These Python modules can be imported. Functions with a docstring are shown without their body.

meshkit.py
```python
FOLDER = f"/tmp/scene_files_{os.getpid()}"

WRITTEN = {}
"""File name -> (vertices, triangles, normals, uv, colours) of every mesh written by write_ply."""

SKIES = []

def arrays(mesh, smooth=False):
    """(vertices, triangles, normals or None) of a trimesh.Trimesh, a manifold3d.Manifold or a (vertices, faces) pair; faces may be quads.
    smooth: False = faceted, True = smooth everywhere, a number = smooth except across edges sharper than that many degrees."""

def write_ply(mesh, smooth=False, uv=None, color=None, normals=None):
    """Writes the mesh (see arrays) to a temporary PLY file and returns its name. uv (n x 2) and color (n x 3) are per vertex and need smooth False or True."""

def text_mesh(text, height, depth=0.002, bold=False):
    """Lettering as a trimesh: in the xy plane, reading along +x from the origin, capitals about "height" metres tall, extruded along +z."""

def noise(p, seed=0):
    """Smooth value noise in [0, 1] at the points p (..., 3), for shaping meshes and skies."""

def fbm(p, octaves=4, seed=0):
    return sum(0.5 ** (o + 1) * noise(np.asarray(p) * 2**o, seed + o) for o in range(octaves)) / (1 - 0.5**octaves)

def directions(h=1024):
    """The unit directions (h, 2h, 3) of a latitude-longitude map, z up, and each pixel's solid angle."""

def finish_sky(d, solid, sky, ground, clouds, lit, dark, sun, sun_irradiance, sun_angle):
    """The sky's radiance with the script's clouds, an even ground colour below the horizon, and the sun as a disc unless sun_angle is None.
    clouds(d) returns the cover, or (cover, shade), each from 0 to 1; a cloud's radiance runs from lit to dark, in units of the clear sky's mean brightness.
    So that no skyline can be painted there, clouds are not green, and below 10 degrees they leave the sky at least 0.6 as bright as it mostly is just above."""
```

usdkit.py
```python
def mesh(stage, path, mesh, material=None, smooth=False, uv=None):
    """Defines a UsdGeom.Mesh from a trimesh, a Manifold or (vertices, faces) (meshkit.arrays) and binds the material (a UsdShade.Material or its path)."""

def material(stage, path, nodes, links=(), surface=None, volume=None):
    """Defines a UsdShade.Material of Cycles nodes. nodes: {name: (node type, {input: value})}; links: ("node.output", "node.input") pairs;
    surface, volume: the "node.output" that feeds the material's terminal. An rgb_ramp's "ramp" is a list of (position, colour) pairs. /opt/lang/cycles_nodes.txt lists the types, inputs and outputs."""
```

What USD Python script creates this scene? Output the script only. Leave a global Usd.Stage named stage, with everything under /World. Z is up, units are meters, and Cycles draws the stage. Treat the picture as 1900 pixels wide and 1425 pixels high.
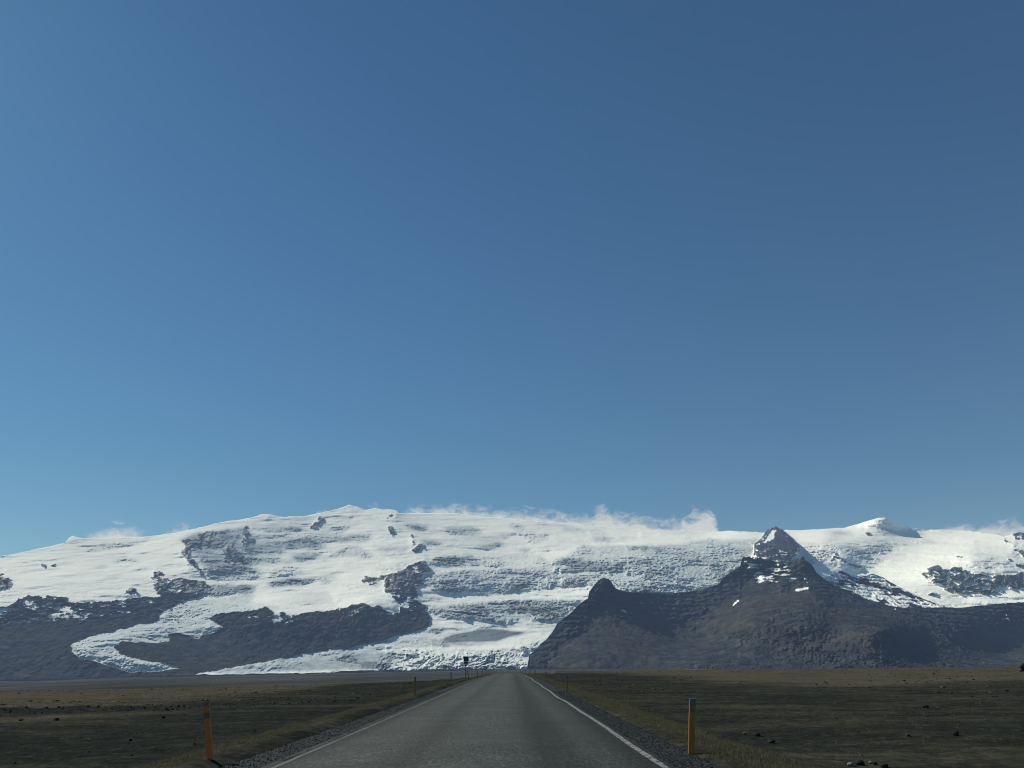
import math
import numpy as np
import shapely
import trimesh
import usdkit
import meshkit
from scipy.interpolate import RBFInterpolator, PchipInterpolator
from scipy.ndimage import gaussian_filter, zoom, map_coordinates
from pxr import Usd, UsdGeom, UsdLux, UsdShade, Gf, Sdf, Vt

# ------------------------------------------------------------------ stage, camera, sky, sun
stage = Usd.Stage.CreateInMemory()
UsdGeom.SetStageUpAxis(stage, UsdGeom.Tokens.z)
UsdGeom.SetStageMetersPerUnit(stage, 1.0)
world = UsdGeom.Xform.Define(stage, '/World')
stage.SetDefaultPrim(world.GetPrim())
UsdGeom.Scope.Define(stage, '/World/Looks')
T = Sdf.ValueTypeNames

FPX, CX, CY = 1435.0, 950.0, 712.5            # focal length and centre, in pixels of the 1900 x 1425 photograph
EYE = np.array([0.0, 0.0, 1.5])
PITCH = math.atan((1248.0 - CY) / FPX)
ROLL = math.radians(-0.45)
EXPOSURE = 0.12
HAZE_DENSITY = 5.2e-5
SKY_STRENGTH = 0.053
SUN_INTENSITY = 1.25
AIR, AEROSOL, OZONE, CLOUD = 1.0, 0.1, 6.0, 0.64
HAZE_COLOR = (0.34, 0.50, 0.86)
SKY_TINT = (0.45, 0.90, 1.03)
HAZE_G = 0.0
SUN_AZ, SUN_EL = math.radians(-48.0), math.radians(37.0)     # azimuth from +y towards +x

cp, sp = math.cos(PITCH), math.sin(PITCH)
fwd = np.array([0, cp, sp]); up0 = np.array([0, -sp, cp]); right0 = np.array([1.0, 0, 0])
right = math.cos(ROLL) * right0 + math.sin(ROLL) * up0     # turned a little: the left end of the horizon drops
up = math.cos(ROLL) * up0 - math.sin(ROLL) * right0
YAW = 0.0040                                   # the road vanishes just left of the middle
_Y = np.array([[math.cos(YAW), math.sin(YAW), 0], [-math.sin(YAW), math.cos(YAW), 0], [0, 0, 1]])
fwd, right, up = _Y @ fwd, _Y @ right, _Y @ up


def ray(px, py):
    """World direction through a pixel of the photograph, scaled so that its horizontal run is 1."""
    px, py = np.asarray(px, float), np.asarray(py, float)
    d = fwd + ((px - CX) / FPX)[..., None] * right + ((CY - py) / FPX)[..., None] * up
    return d / np.hypot(d[..., 0], d[..., 1])[..., None]


cam = UsdGeom.Camera.Define(stage, '/World/camera')
M = np.eye(4); M[0, :3], M[1, :3], M[2, :3], M[3, :3] = right, up, -fwd, EYE
cam.AddTransformOp().Set(Gf.Matrix4d(*M.ravel().tolist()))
cam.CreateFocalLengthAttr(24.0)
cam.CreateHorizontalApertureAttr(24.0 * 1900 / FPX)
cam.CreateVerticalApertureAttr(24.0 * 1425 / FPX)
cam.CreateClippingRangeAttr(Gf.Vec2f(0.1, 60000))
cam.CreateExposureAttr(EXPOSURE)

sun_dir = np.array([math.sin(SUN_AZ) * math.cos(SUN_EL), math.cos(SUN_AZ) * math.cos(SUN_EL), math.sin(SUN_EL)])

# the sky, with the thin cloud that blows off the summit ridge (its top edge as bearing against height)
CLOUD_TOP = np.array([(-300, 1100), (150, 1015), (165, 996), (185, 985), (205, 976), (222, 972), (245, 980), (265, 990), (285, 1004), (305, 990), (325, 980), (345, 971), (358, 978), (368, 1000), (570, 980), (590, 949), (612, 950), (640, 950), (690, 942), (702, 938), (715, 950), (740, 951), (752, 939), (775, 937), (800, 941), (835, 937), (870, 939), (900, 943), (950, 944), (1000, 947), (1050, 954), (1080, 958), (1100, 955),
    (1113, 936), (1124, 940), (1135, 950), (1150, 951), (1180, 953), (1200, 958), (1220, 966), (1240, 967), (1260, 964), (1275, 956), (1290, 946), (1302, 940), (1315, 942), (1325, 951), (1331, 972), (1338, 1010), (1360, 1040), (1690, 1040), (1720, 1000), (1740, 984), (1765, 974), (1790, 971), (1812, 978), (1840, 973), (1860, 967), (1880, 971), (1905, 975), (1950, 990), (2010, 1050), (2200, 1100)], float)
_d = ray(CLOUD_TOP[:, 0], CLOUD_TOP[:, 1]); _u, _v = _d[:, 0] / _d[:, 1], _d[:, 2] / _d[:, 1]
_us = np.linspace(-0.75, 0.75, 256); _vt = np.interp(_us, _u, _v)
sky_nodes = {
    "sky": ("sky_texture", {"sky_type": "single_scattering", "sun_disc": False, "sun_elevation": SUN_EL, "sun_rotation": SUN_AZ, "altitude": 100.0, "air_density": AIR, "aerosol_density": AEROSOL, "ozone_density": OZONE}),
    "tint": ("mix_color", {"blend_type": "multiply", "fac": 1.0, "b": SKY_TINT, "use_clamp": False}),
    "tc": ("texture_coordinate", {}), "xyz": ("separate_xyz", {}),
    "u": ("math", {"math_type": "divide"}), "v": ("math", {"math_type": "divide"}),
    "t": ("map_range", {"from_min": -0.75, "from_max": 0.75, "to_min": 0.0, "to_max": 1.0, "clamp": True}),
    "top": ("rgb_ramp", {"ramp": [(float(t), (float(np.clip((v - 0.10) / 0.2, 0, 1)),) * 3) for t, v in zip(np.linspace(0, 1, 256), _vt)]}),
    "topv": ("math", {"math_type": "multiply_add", "value2": 0.2, "value3": 0.10}),
    "dv": ("math", {"math_type": "subtract"}), "ds": ("math", {"math_type": "multiply", "value2": 1 / 0.020}),
    "mp": ("mapping", {"scale": (60.0, 60.0, 110.0)}), "n": ("noise_texture", {"scale": 1.0, "detail": 7.0, "roughness": 0.62, "distortion": 0.6}),
    "nn": ("math", {"math_type": "multiply_add", "value2": 2.6, "value3": -1.18}), "sum": ("math", {"math_type": "add"}),
    "f": ("map_range", {"range_type": "smoothstep", "from_min": -0.1, "from_max": 1.15, "to_min": 0.0, "to_max": 0.95, "clamp": True}),
    "ahead": ("math", {"math_type": "greater_than", "value2": 0.1}), "fm": ("math", {"math_type": "multiply"}),
    "mix": ("mix_color", {"b": tuple(CLOUD * k / SKY_STRENGTH for k in (0.92, 1.0, 1.06)), "use_clamp": False}),
    "bg": ("background_shader", {"strength": SKY_STRENGTH}),
}
sky_links = [("tc.generated", "xyz.vector"), ("xyz.x", "u.value1"), ("xyz.y", "u.value2"), ("xyz.z", "v.value1"), ("xyz.y", "v.value2"), ("u.value", "t.value"), ("t.result", "top.fac"), ("top.color", "topv.value1"), ("topv.value", "dv.value1"), ("v.value", "dv.value2"), ("dv.value", "ds.value1"),
    ("tc.generated", "mp.vector"), ("mp.vector", "n.vector"), ("n.fac", "nn.value1"), ("ds.value", "sum.value1"), ("nn.value", "sum.value2"), ("sum.value", "f.value"), ("xyz.y", "ahead.value1"), ("f.result", "fm.value1"), ("ahead.value", "fm.value2"), ("fm.value", "mix.fac"), ("sky.color", "tint.a"), ("tint.result", "mix.a"), ("mix.result", "bg.color")]
sky_mat = usdkit.material(stage, '/World/Looks/sky', sky_nodes, sky_links, surface="bg.background")
dome = UsdLux.DomeLight.Define(stage, '/World/sky')
UsdShade.MaterialBindingAPI.Apply(dome.GetPrim()).Bind(sky_mat)

sun = UsdLux.DistantLight.Define(stage, '/World/sun')
sun.CreateIntensityAttr(SUN_INTENSITY); sun.CreateAngleAttr(0.53); sun.CreateColorAttr(Gf.Vec3f(1.0, 0.97, 0.89))
sun.CreateNormalizeAttr(True)
zax = sun_dir; xax = np.cross([0, 0, 1.0], zax); xax /= np.linalg.norm(xax); yax = np.cross(zax, xax)
S = np.eye(4); S[0, :3], S[1, :3], S[2, :3] = xax, yax, zax
sun.AddTransformOp().Set(Gf.Matrix4d(*S.ravel().tolist()))

# ------------------------------------------------------------------ helpers
used = {}
def numbered(parent, name):
    k = (parent, name); n = used.get(k, 0); used[k] = n + 1
    return f"{parent}/{name}" + (f"_{n:03d}" if n else "")

def tag(prim, label=None, category=None, group=None, kind=None):
    for k, v in (("label", label), ("category", category), ("group", group), ("kind", kind)):
        if v: prim.SetCustomDataByKey(k, v)
    return prim

def obj(name, mesh, material, parent='/World', smooth=False):
    return usdkit.mesh(stage, numbered(str(parent), name), mesh, material, smooth).GetPrim()

def thing(name, label, category, loc=(0, 0, 0), rot=(0, 0, 0), group=None):
    x = UsdGeom.Xform.Define(stage, numbered('/World', name))
    x.AddTranslateOp().Set(Gf.Vec3d(*map(float, loc))); x.AddRotateXYZOp().Set(Gf.Vec3f(*map(float, rot)))
    return tag(x.GetPrim(), label, category, group)

def raw_mesh(name, v, f, material, normals=None, primvars=None):
    m = UsdGeom.Mesh.Define(stage, numbered('/World', name))
    m.CreatePointsAttr(Vt.Vec3fArray.FromNumpy(v.astype(np.float32)))
    m.CreateFaceVertexCountsAttr(Vt.IntArray.FromNumpy(np.full(len(f), f.shape[1], np.int32)))
    m.CreateFaceVertexIndicesAttr(Vt.IntArray.FromNumpy(f.astype(np.int32).ravel()))
    m.CreateSubdivisionSchemeAttr("none")
    if normals is not None:
        m.CreateNormalsAttr(Vt.Vec3fArray.FromNumpy(normals.astype(np.float32))); m.SetNormalsInterpolation("vertex")
    for k, a in (primvars or {}).items():
        UsdGeom.PrimvarsAPI(m).CreatePrimvar(k, T.Color3fArray, "vertex").Set(Vt.Vec3fArray.FromNumpy(a.astype(np.float32)))
    UsdShade.MaterialBindingAPI.Apply(m.GetPrim()).Bind(material)
    return m.GetPrim()

def grid_faces(nr, nc):
    i = np.arange(nr * nc).reshape(nr, nc)
    return np.stack([i[:-1, :-1], i[:-1, 1:], i[1:, 1:], i[1:, :-1]], -1).reshape(-1, 4)

def vertex_normals(v, f):
    n = np.zeros_like(v)
    fn = np.cross(v[f[:, 2]] - v[f[:, 0]], v[f[:, 3]] - v[f[:, 1]])
    for k in range(4): np.add.at(n, f[:, k], fn)
    return n / np.maximum(np.linalg.norm(n, axis=1, keepdims=True), 1e-12)

def material(name, nodes, links, surface="p.BSDF"):
    return usdkit.material(stage, '/World/Looks/' + name, nodes, links, surface=surface)

def nz(a, b, c, seed, octaves=1):
    a, b, c = np.broadcast_arrays(a, b, c)
    p = np.stack([a, b, c], -1)
    return meshkit.noise(p, seed) if octaves == 1 else meshkit.fbm(p, octaves, seed)

def ridged(a, b, c, seed, octaves=3):
    out, w = 0, 0
    for o in range(octaves):
        n = 1 - np.abs(2 * nz(a * 2**o, b * 2**o, c * 2**o, seed + 7 * o) - 1)
        out = out + n * 0.55**o; w += 0.55**o
    return out / w

def sstep(a, b, x):
    t = np.clip((x - a) / (b - a), 0, 1); return t * t * (3 - 2 * t)

def inside(poly, U, V):
    g = shapely.Polygon(poly).buffer(0)
    x0, y0, x1, y1 = g.bounds
    out = np.zeros(U.shape, bool)
    m = (U >= x0) & (U <= x1) & (V >= y0) & (V <= y1)
    if m.any(): out[m] = shapely.contains_xy(g, U[m], V[m])
    return out

def crop(x0, pts, y0=910.0, s=3.9583):
    return [(x0 + a / s, y0 + b / s) for a, b in pts]

# ------------------------------------------------------------------ terrain material: snow, glacier ice, rock and thin turf by mask
terrain_mat = material("terrain", {
    "a": ("attribute", {"attribute": "mask"}),
    "s": ("separate_color", {"color_type": "rgb"}),
    "g": ("geometry", {}),
    "m1": ("mapping", {"scale": (0.018, 0.018, 0.03)}), "n1": ("noise_texture", {"scale": 1.0, "detail": 6.0, "roughness": 0.65}),
    "m2": ("mapping", {"scale": (0.003, 0.003, 0.006)}), "n2": ("noise_texture", {"scale": 1.0, "detail": 5.0, "roughness": 0.6}),
    "rock": ("rgb_ramp", {"ramp": [(0.32, (0.010, 0.014, 0.017)), (0.5, (0.027, 0.033, 0.037)), (0.66, (0.060, 0.067, 0.071))]}),
    "turf": ("rgb_ramp", {"ramp": [(0.3, (0.020, 0.024, 0.023)), (0.5, (0.038, 0.041, 0.036)), (0.7, (0.070, 0.068, 0.056))]}),
    "rt": ("mix_color", {}),
    "ice": ("rgb_ramp", {"ramp": [(0.3, (0.34, 0.42, 0.46)), (0.7, (0.58, 0.66, 0.69))]}),
    "g1": ("map_range", {"from_min": 0.0, "from_max": 0.75, "clamp": True}), "g2": ("map_range", {"from_min": 0.72, "from_max": 1.1, "clamp": True}),
    "dirty": ("mix_color", {"b": (0.16, 0.20, 0.22)}),
    "is": ("mix_color", {"a": (0.85, 0.90, 0.88)}),
    "all": ("mix_color", {}),
    "p": ("principled_bsdf", {"roughness": 0.9, "specular_ior_level": 0.0}),
}, [("a.color", "s.color"), ("g.position", "m1.vector"), ("m1.vector", "n1.vector"), ("g.position", "m2.vector"), ("m2.vector", "n2.vector"),
    ("n1.fac", "rock.fac"), ("n1.fac", "turf.fac"), ("s.b", "rt.fac"), ("rock.color", "rt.a"), ("turf.color", "rt.b"),
    ("n1.fac", "ice.fac"), ("s.g", "g1.value"), ("g1.result", "is.fac"), ("s.g", "g2.value"), ("g2.result", "dirty.fac"), ("ice.color", "dirty.a"), ("dirty.result", "is.b"),
    ("s.r", "all.fac"), ("is.result", "all.a"), ("rt.result", "all.b"), ("all.result", "p.base_color")])

# ------------------------------------------------------------------ the ice cap and the mountains below it
SKY_LINE = np.array([(-170, 1062), (0, 1032.5), (30, 1027), (63, 1020), (100, 1012), (120, 1007), (128, 998), (135, 994), (144, 997), (152, 999), (175, 998), (215, 998), (253, 997), (278, 995), (310, 991), (339, 986), (379, 977), (409, 969),
    (450, 964), (473, 959), (484, 955), (496, 954), (508, 956), (519, 959), (562, 958), (592, 952), (627, 944), (640, 939), (648, 936.5), (656, 938), (663, 940), (678, 947), (698, 943), (715, 946), (728, 945), (736, 947), (741, 952), (754, 953),
    (804, 952), (853, 953), (874, 957), (940, 962), (1010, 968), (1100, 976), (1200, 983), (1270, 985), (1327, 986), (1365, 985), (1418, 988), (1422, 986), (1424, 982), (1428, 984), (1432, 978), (1435, 980), (1439, 975.5), (1442, 977), (1445, 981), (1449, 980), (1453, 983.5), (1460, 983), (1481, 984), (1521, 982), (1567, 979), (1597, 971),
    (1615, 965), (1630, 961), (1642, 960.5), (1655, 967), (1673, 974), (1693, 981), (1723, 983), (1748, 983), (1799, 984.5), (1849, 991), (1865, 995), (1875, 993), (1882, 990), (1892, 987), (1900, 988), (1960, 1000), (2070, 1004)], float)

ICE_DEPTH = np.array([(-170, 1266, 4.7), (-170, 1160, 5.9), (-170, 1100, 6.8), (-170, 1055, 8.4), (0, 1266, 4.6), (200, 1258, 4.5), (364, 1252, 4.5), (600, 1250, 4.4), (800, 1247, 4.3), (985, 1246, 4.3), (1200, 1250, 4.8),
    (450, 1236, 4.7), (640, 1203, 4.95), (500, 1130, 5.6), (680, 1120, 5.7), (400, 1145, 5.6), (330, 1215, 4.9), (500, 1180, 5.1),
    (60, 1155, 5.8), (0, 1160, 5.8), (200, 1140, 5.9), (0, 1210, 5.15), (90, 1210, 5.1), (150, 1210, 4.9), (280, 1238, 4.6), (300, 1182, 5.35), (230, 1180, 5.2), (350, 1160, 5.6),
    (0, 1100, 6.6), (150, 1090, 6.7), (0, 1034, 8.5), (150, 1002, 9.1), (250, 1000, 9.3), (340, 1000, 8.6), (340, 1060, 7.3), (200, 1045, 7.9),
    (390, 1100, 6.6), (450, 1092, 6.7), (500, 1050, 7.6), (550, 1010, 8.8), (650, 938, 10.6), (500, 956, 10.1), (400, 972, 9.6), (600, 1080, 6.9), (600, 1110, 6.2), (620, 970, 9.8),
    (780, 1042, 7.5), (730, 1075, 6.8), (780, 1120, 6.1), (740, 960, 9.9), (765, 1000, 8.7),
    (900, 1215, 4.7), (900, 1190, 5.1), (900, 1165, 5.6), (900, 1135, 6.0), (950, 1115, 6.5), (950, 1100, 6.8), (950, 1060, 7.3), (950, 1045, 7.8), (1000, 1010, 8.8), (950, 980, 9.8), (870, 957, 10.6), (800, 952, 10.6),
    (1100, 1150, 5.9), (1200, 1090, 6.3), (1200, 1050, 7.0), (1200, 1015, 8.0), (1200, 998, 9.2), (1200, 984, 10.2), (1330, 987, 10.0), (1355, 1003, 8.6), (1350, 1060, 7.0),
    (1441, 986, 9.7), (1440, 1035, 7.5), (1488, 1008, 8.45), (1492, 1030, 7.75), (1400, 1006, 8.4), (1395, 1020, 8.0), (1530, 1000, 8.6), (1500, 1060, 7.0), (1600, 1000, 8.8), (1642, 961, 9.6), (1600, 1060, 7.6), (1567, 980, 9.7), (1700, 984, 9.8), (1800, 986, 9.8), (1720, 1060, 7.3), (1800, 1030, 7.8), (1800, 1100, 6.7),
    (1900, 1112, 6.6), (1890, 1000, 9.0), (2070, 1008, 9.0), (2070, 1112, 6.6), (1700, 1122, 6.4), (1500, 1140, 6.0), (1900, 1160, 6.0), (1500, 1240, 5.4), (2070, 1240, 5.5)])

def depth_field(points, U, V, smooth=0.2):
    """Smooth distance (m) over the face of the mountain through surveyed points."""
    f = RBFInterpolator(points[:, :2] / [100.0, 40.0], points[:, 2], kernel='thin_plate_spline', smoothing=smooth)
    us, vs = np.linspace(U.min(), U.max(), 140), np.linspace(V.min(), V.max(), 70)
    g = f(np.stack(np.meshgrid(us, vs), -1).reshape(-1, 2) / [100.0, 40.0]).reshape(70, 140)
    iu = (U - us[0]) / (us[-1] - us[0]) * 139; iv = (V - vs[0]) / (vs[-1] - vs[0]) * 69
    return map_coordinates(g, [iv, iu], order=3, mode='nearest') * 1000.0

LEFT_SLOPE = [(-200, 1166), (0, 1163), (61, 1153), (121, 1153), (227, 1139), (303, 1134), (293, 1141), (298, 1150), (253, 1160), (220, 1168), (192, 1173), (162, 1183), (136, 1195), (131, 1208), (141, 1218), (167, 1226), (197, 1233), (227, 1243.5), (243, 1247), (278, 1246), (341, 1240), (364, 1249), (364, 1280), (-200, 1280)]
MID_RIDGE = [(341, 1241), (323, 1232), (291, 1228), (253, 1222), (222, 1213), (213, 1203), (215, 1195), (227, 1190), (288, 1193), (313, 1190), (313, 1178), (328, 1175), (346, 1180), (361, 1185), (394, 1175), (421, 1165), (404, 1158), (392, 1147), (400, 1140), (445, 1137), (470, 1133), (496, 1125), (511, 1142), (521, 1135), (541, 1143), (562, 1137), (617, 1132), (643, 1135), (653, 1122), (678, 1120), (698, 1130), (731, 1142), (745, 1125), (765, 1135), (780, 1120), (789, 1125), (801, 1153), (779, 1168), (716, 1185), (640, 1203), (567, 1211), (526, 1221), (450, 1236), (372, 1248), (364, 1252), (364, 1280), (341, 1280)]
HORN = [(1401, 1021), (1403, 1011), (1418, 996), (1426, 984.5), (1441, 974), (1454, 988), (1466, 998), (1484, 1016), (1469, 1034), (1461, 1046), (1444, 1050), (1428, 1050), (1400, 1050)]
CLIFF = [(670, 1074), (680, 1064), (685, 1072), (703, 1072), (713, 1067), (728, 1062), (749, 1054), (766, 1046), (771, 1041), (789, 1039), (797, 1051), (804, 1059), (787, 1064), (787, 1082), (776, 1092), (774, 1110), (789, 1125), (801, 1153), (770, 1160), (765, 1137), (754, 1122), (733, 1117), (726, 1102), (711, 1097), (716, 1077), (703, 1079), (688, 1087), (673, 1084)]

ROCK = [LEFT_SLOPE, MID_RIDGE, CLIFF, HORN,
    [(-20, 1066), (0, 1064), (10, 1062), (25, 1084), (24, 1092), (0, 1092), (-20, 1090)], [(72, 1051), (81, 1044), (88, 1051)], [(92, 1049), (101, 1044), (108, 1045), (101, 1050)],
    [(333, 1003), (351, 997), (371, 1006), (374, 1016), (354, 1019), (354, 1036), (379, 1059), (384, 1074), (364, 1056), (346, 1041), (336, 1026), (344, 1011)],
    [(414, 1021), (430, 1003), (437, 1011), (440, 1024), (452, 1031), (465, 1046), (424, 1046), (412, 1036)], [(449, 1011), (452, 976), (460, 974), (465, 991), (474, 1003), (460, 1017)],
    [(277, 1074), (288, 1053), (313, 1072), (308, 1078), (291, 1074)],
    [(288, 1077), (313, 1077), (341, 1074), (379, 1079), (392, 1087), (392, 1102), (354, 1112), (323, 1127), (293, 1137), (222, 1142), (177, 1137), (126, 1130), (126, 1117), (167, 1116), (237, 1110), (268, 1107), (296, 1105), (285, 1092)],
    [(230, 1099), (243, 1087), (263, 1102), (243, 1105)],
    [(15, 1125), (33, 1110), (58, 1105), (101, 1105), (129, 1110), (126, 1117), (96, 1120), (45, 1127), (-200, 1137), (-200, 1124)],
    [(718, 978), (726, 973), (736, 991), (728, 993)], [(759, 991), (766, 991), (771, 1006), (766, 1008)], [(761, 1024), (774, 1011), (781, 1006), (794, 1019), (779, 1021), (774, 1026)],
    [(574, 978), (582, 968), (594, 958), (602, 962), (596, 970), (587, 979)], [(714, 963), (724, 954), (730, 956), (722, 964)],
    [(1544, 1029), (1551, 1026), (1561, 1034), (1577, 1042), (1597, 1048), (1604, 1056), (1590, 1054), (1575, 1047), (1561, 1040), (1550, 1034), (1542, 1062), (1537, 1062)],
    [(1711, 1062), (1726, 1050), (1741, 1048), (1751, 1057), (1774, 1051), (1789, 1053), (1770, 1057), (1748, 1063), (1713, 1069)],
    [(1857, 995), (1870, 998), (1882, 1011), (1902, 1024), (1930, 1040), (1930, 1050), (1900, 1034), (1882, 1016)], [(1877, 992), (1890, 986), (1910, 990), (1925, 1003), (1884, 999)],
    crop(1420, [(1720, 555), (1760, 538), (1800, 550), (1770, 565)]), crop(1420, [(1800, 555), (1860, 540), (1960, 545), (1960, 580)]), crop(1420, [(1370, 490), (1400, 478), (1430, 490), (1520, 492), (1525, 502), (1400, 498)]),
    crop(1420, [(1430, 605), (1570, 600), (1570, 616), (1440, 618)]), crop(1420, [(1420, 675), (1510, 700), (1640, 680), (1700, 655), (1735, 670), (1700, 690), (1600, 705), (1520, 745), (1480, 715)]),
    crop(1420, [(1150, 738), (1280, 765), (1275, 785)]), crop(1420, [(1770, 500), (1800, 498), (1800, 520), (1775, 520)]), crop(1420, [(1770, 620), (1880, 600), (1890, 625), (1800, 640)]),
    crop(1420, [(650, 270), (672, 300), (690, 325), (672, 322)]), crop(1420, [(730, 296), (770, 300), (778, 320), (745, 322)])]
MIXED = [[(-200, 1138), (0, 1135), (45, 1128), (121, 1118), (157, 1123), (230, 1136), (160, 1148), (126, 1152), (121, 1158), (0, 1166), (-200, 1168)],
    [(360, 998), (381, 983), (411, 983), (394, 1001), (414, 998), (419, 1016), (394, 1018), (374, 1011)], [(736, 1102), (758, 1098), (770, 1124), (754, 1122)], [(716, 1080), (770, 1055), (780, 1080), (740, 1100), (715, 1098)],
    [(296, 1074), (330, 1072), (379, 1077), (392, 1090), (345, 1098), (300, 1100)], [(1403, 1022), (1440, 1012), (1470, 1030), (1461, 1046), (1403, 1050)], [(440, 1140), (560, 1140), (560, 1150), (510, 1165), (470, 1150)], [(617, 1130), (700, 1122), (735, 1142), (700, 1146), (640, 1142)],
    crop(1420, [(1150, 630), (1400, 560), (1600, 620), (1900, 600), (1900, 720), (1650, 760), (1500, 760), (1300, 730)])]
SNOW = [crop(1100, [(1262, 352), (1300, 310), (1340, 275), (1334, 340), (1290, 385), (1240, 390)]), crop(1100, [(1345, 430), (1370, 422), (1382, 440), (1355, 448)]), [(508, 1146), (518, 1140), (522, 1144), (514, 1156), (510, 1160)]]
S_GLACIER = [(470, 1095), (420, 1110), (345, 1115), (300, 1133), (296, 1150), (220, 1168), (162, 1183), (136, 1195), (131, 1208), (141, 1218), (197, 1233), (243, 1247), (278, 1246), (341, 1240), (291, 1228), (222, 1213), (213, 1203), (227, 1190), (313, 1190), (328, 1175), (361, 1185), (421, 1165), (400, 1140), (470, 1130)]
# broken ice: (polygon, how broken, how grey)
CREVASSED = [(S_GLACIER, 0.46, 0.62),
    ([(785, 1069), (836, 1059), (962, 1054), (1025, 1046), (1076, 1011), (1139, 1011), (1240, 1012), (1277, 1006), (1327, 998), (1373, 1001), (1411, 998), (1401, 1016), (1373, 1046), (1340, 1080), (1240, 1110), (1160, 1105), (1100, 1085), (1010, 1092), (937, 1104), (836, 1102), (785, 1087)], 1.0, 0.66),
    ([(793, 1127), (823, 1122), (962, 1112), (1083, 1112), (1051, 1142), (1025, 1153), (962, 1150), (937, 1158), (886, 1150), (823, 1150), (803, 1142)], 1.0, 0.78),
    (crop(760, [(130, 500), (260, 480), (450, 480), (480, 540), (280, 560), (150, 540)]), 0.9, 0.7),
    (crop(760, [(450, 480), (700, 490), (1000, 470), (1000, 540), (700, 560), (480, 560)]), 0.5, 0.3),
    ([(818, 1185), (861, 1173), (912, 1166), (967, 1173), (977, 1177), (912, 1190), (843, 1192)], 0.3, 1.5),
    ([(788, 1168), (825, 1164), (832, 1168), (800, 1176)], 0.5, 0.9),
    ([(501, 1243), (577, 1223), (678, 1213), (736, 1211), (728, 1241), (526, 1247)], 0.4, 1.0), ([(690, 1193), (780, 1180), (820, 1186), (900, 1198), (760, 1202)], 0.35, 0.7),
    ([(372, 1248), (450, 1236), (567, 1213), (640, 1205), (720, 1190), (700, 1212), (560, 1235), (480, 1246)], 0.35, 0.8),
    ([(700, 1208), (800, 1204), (930, 1206), (977, 1213), (996, 1240), (700, 1246)], 1.7, 0.35), ([(960, 1200), (985, 1193), (1005, 1190), (985, 1215), (960, 1212)], 1.3, 0.3)]
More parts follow.
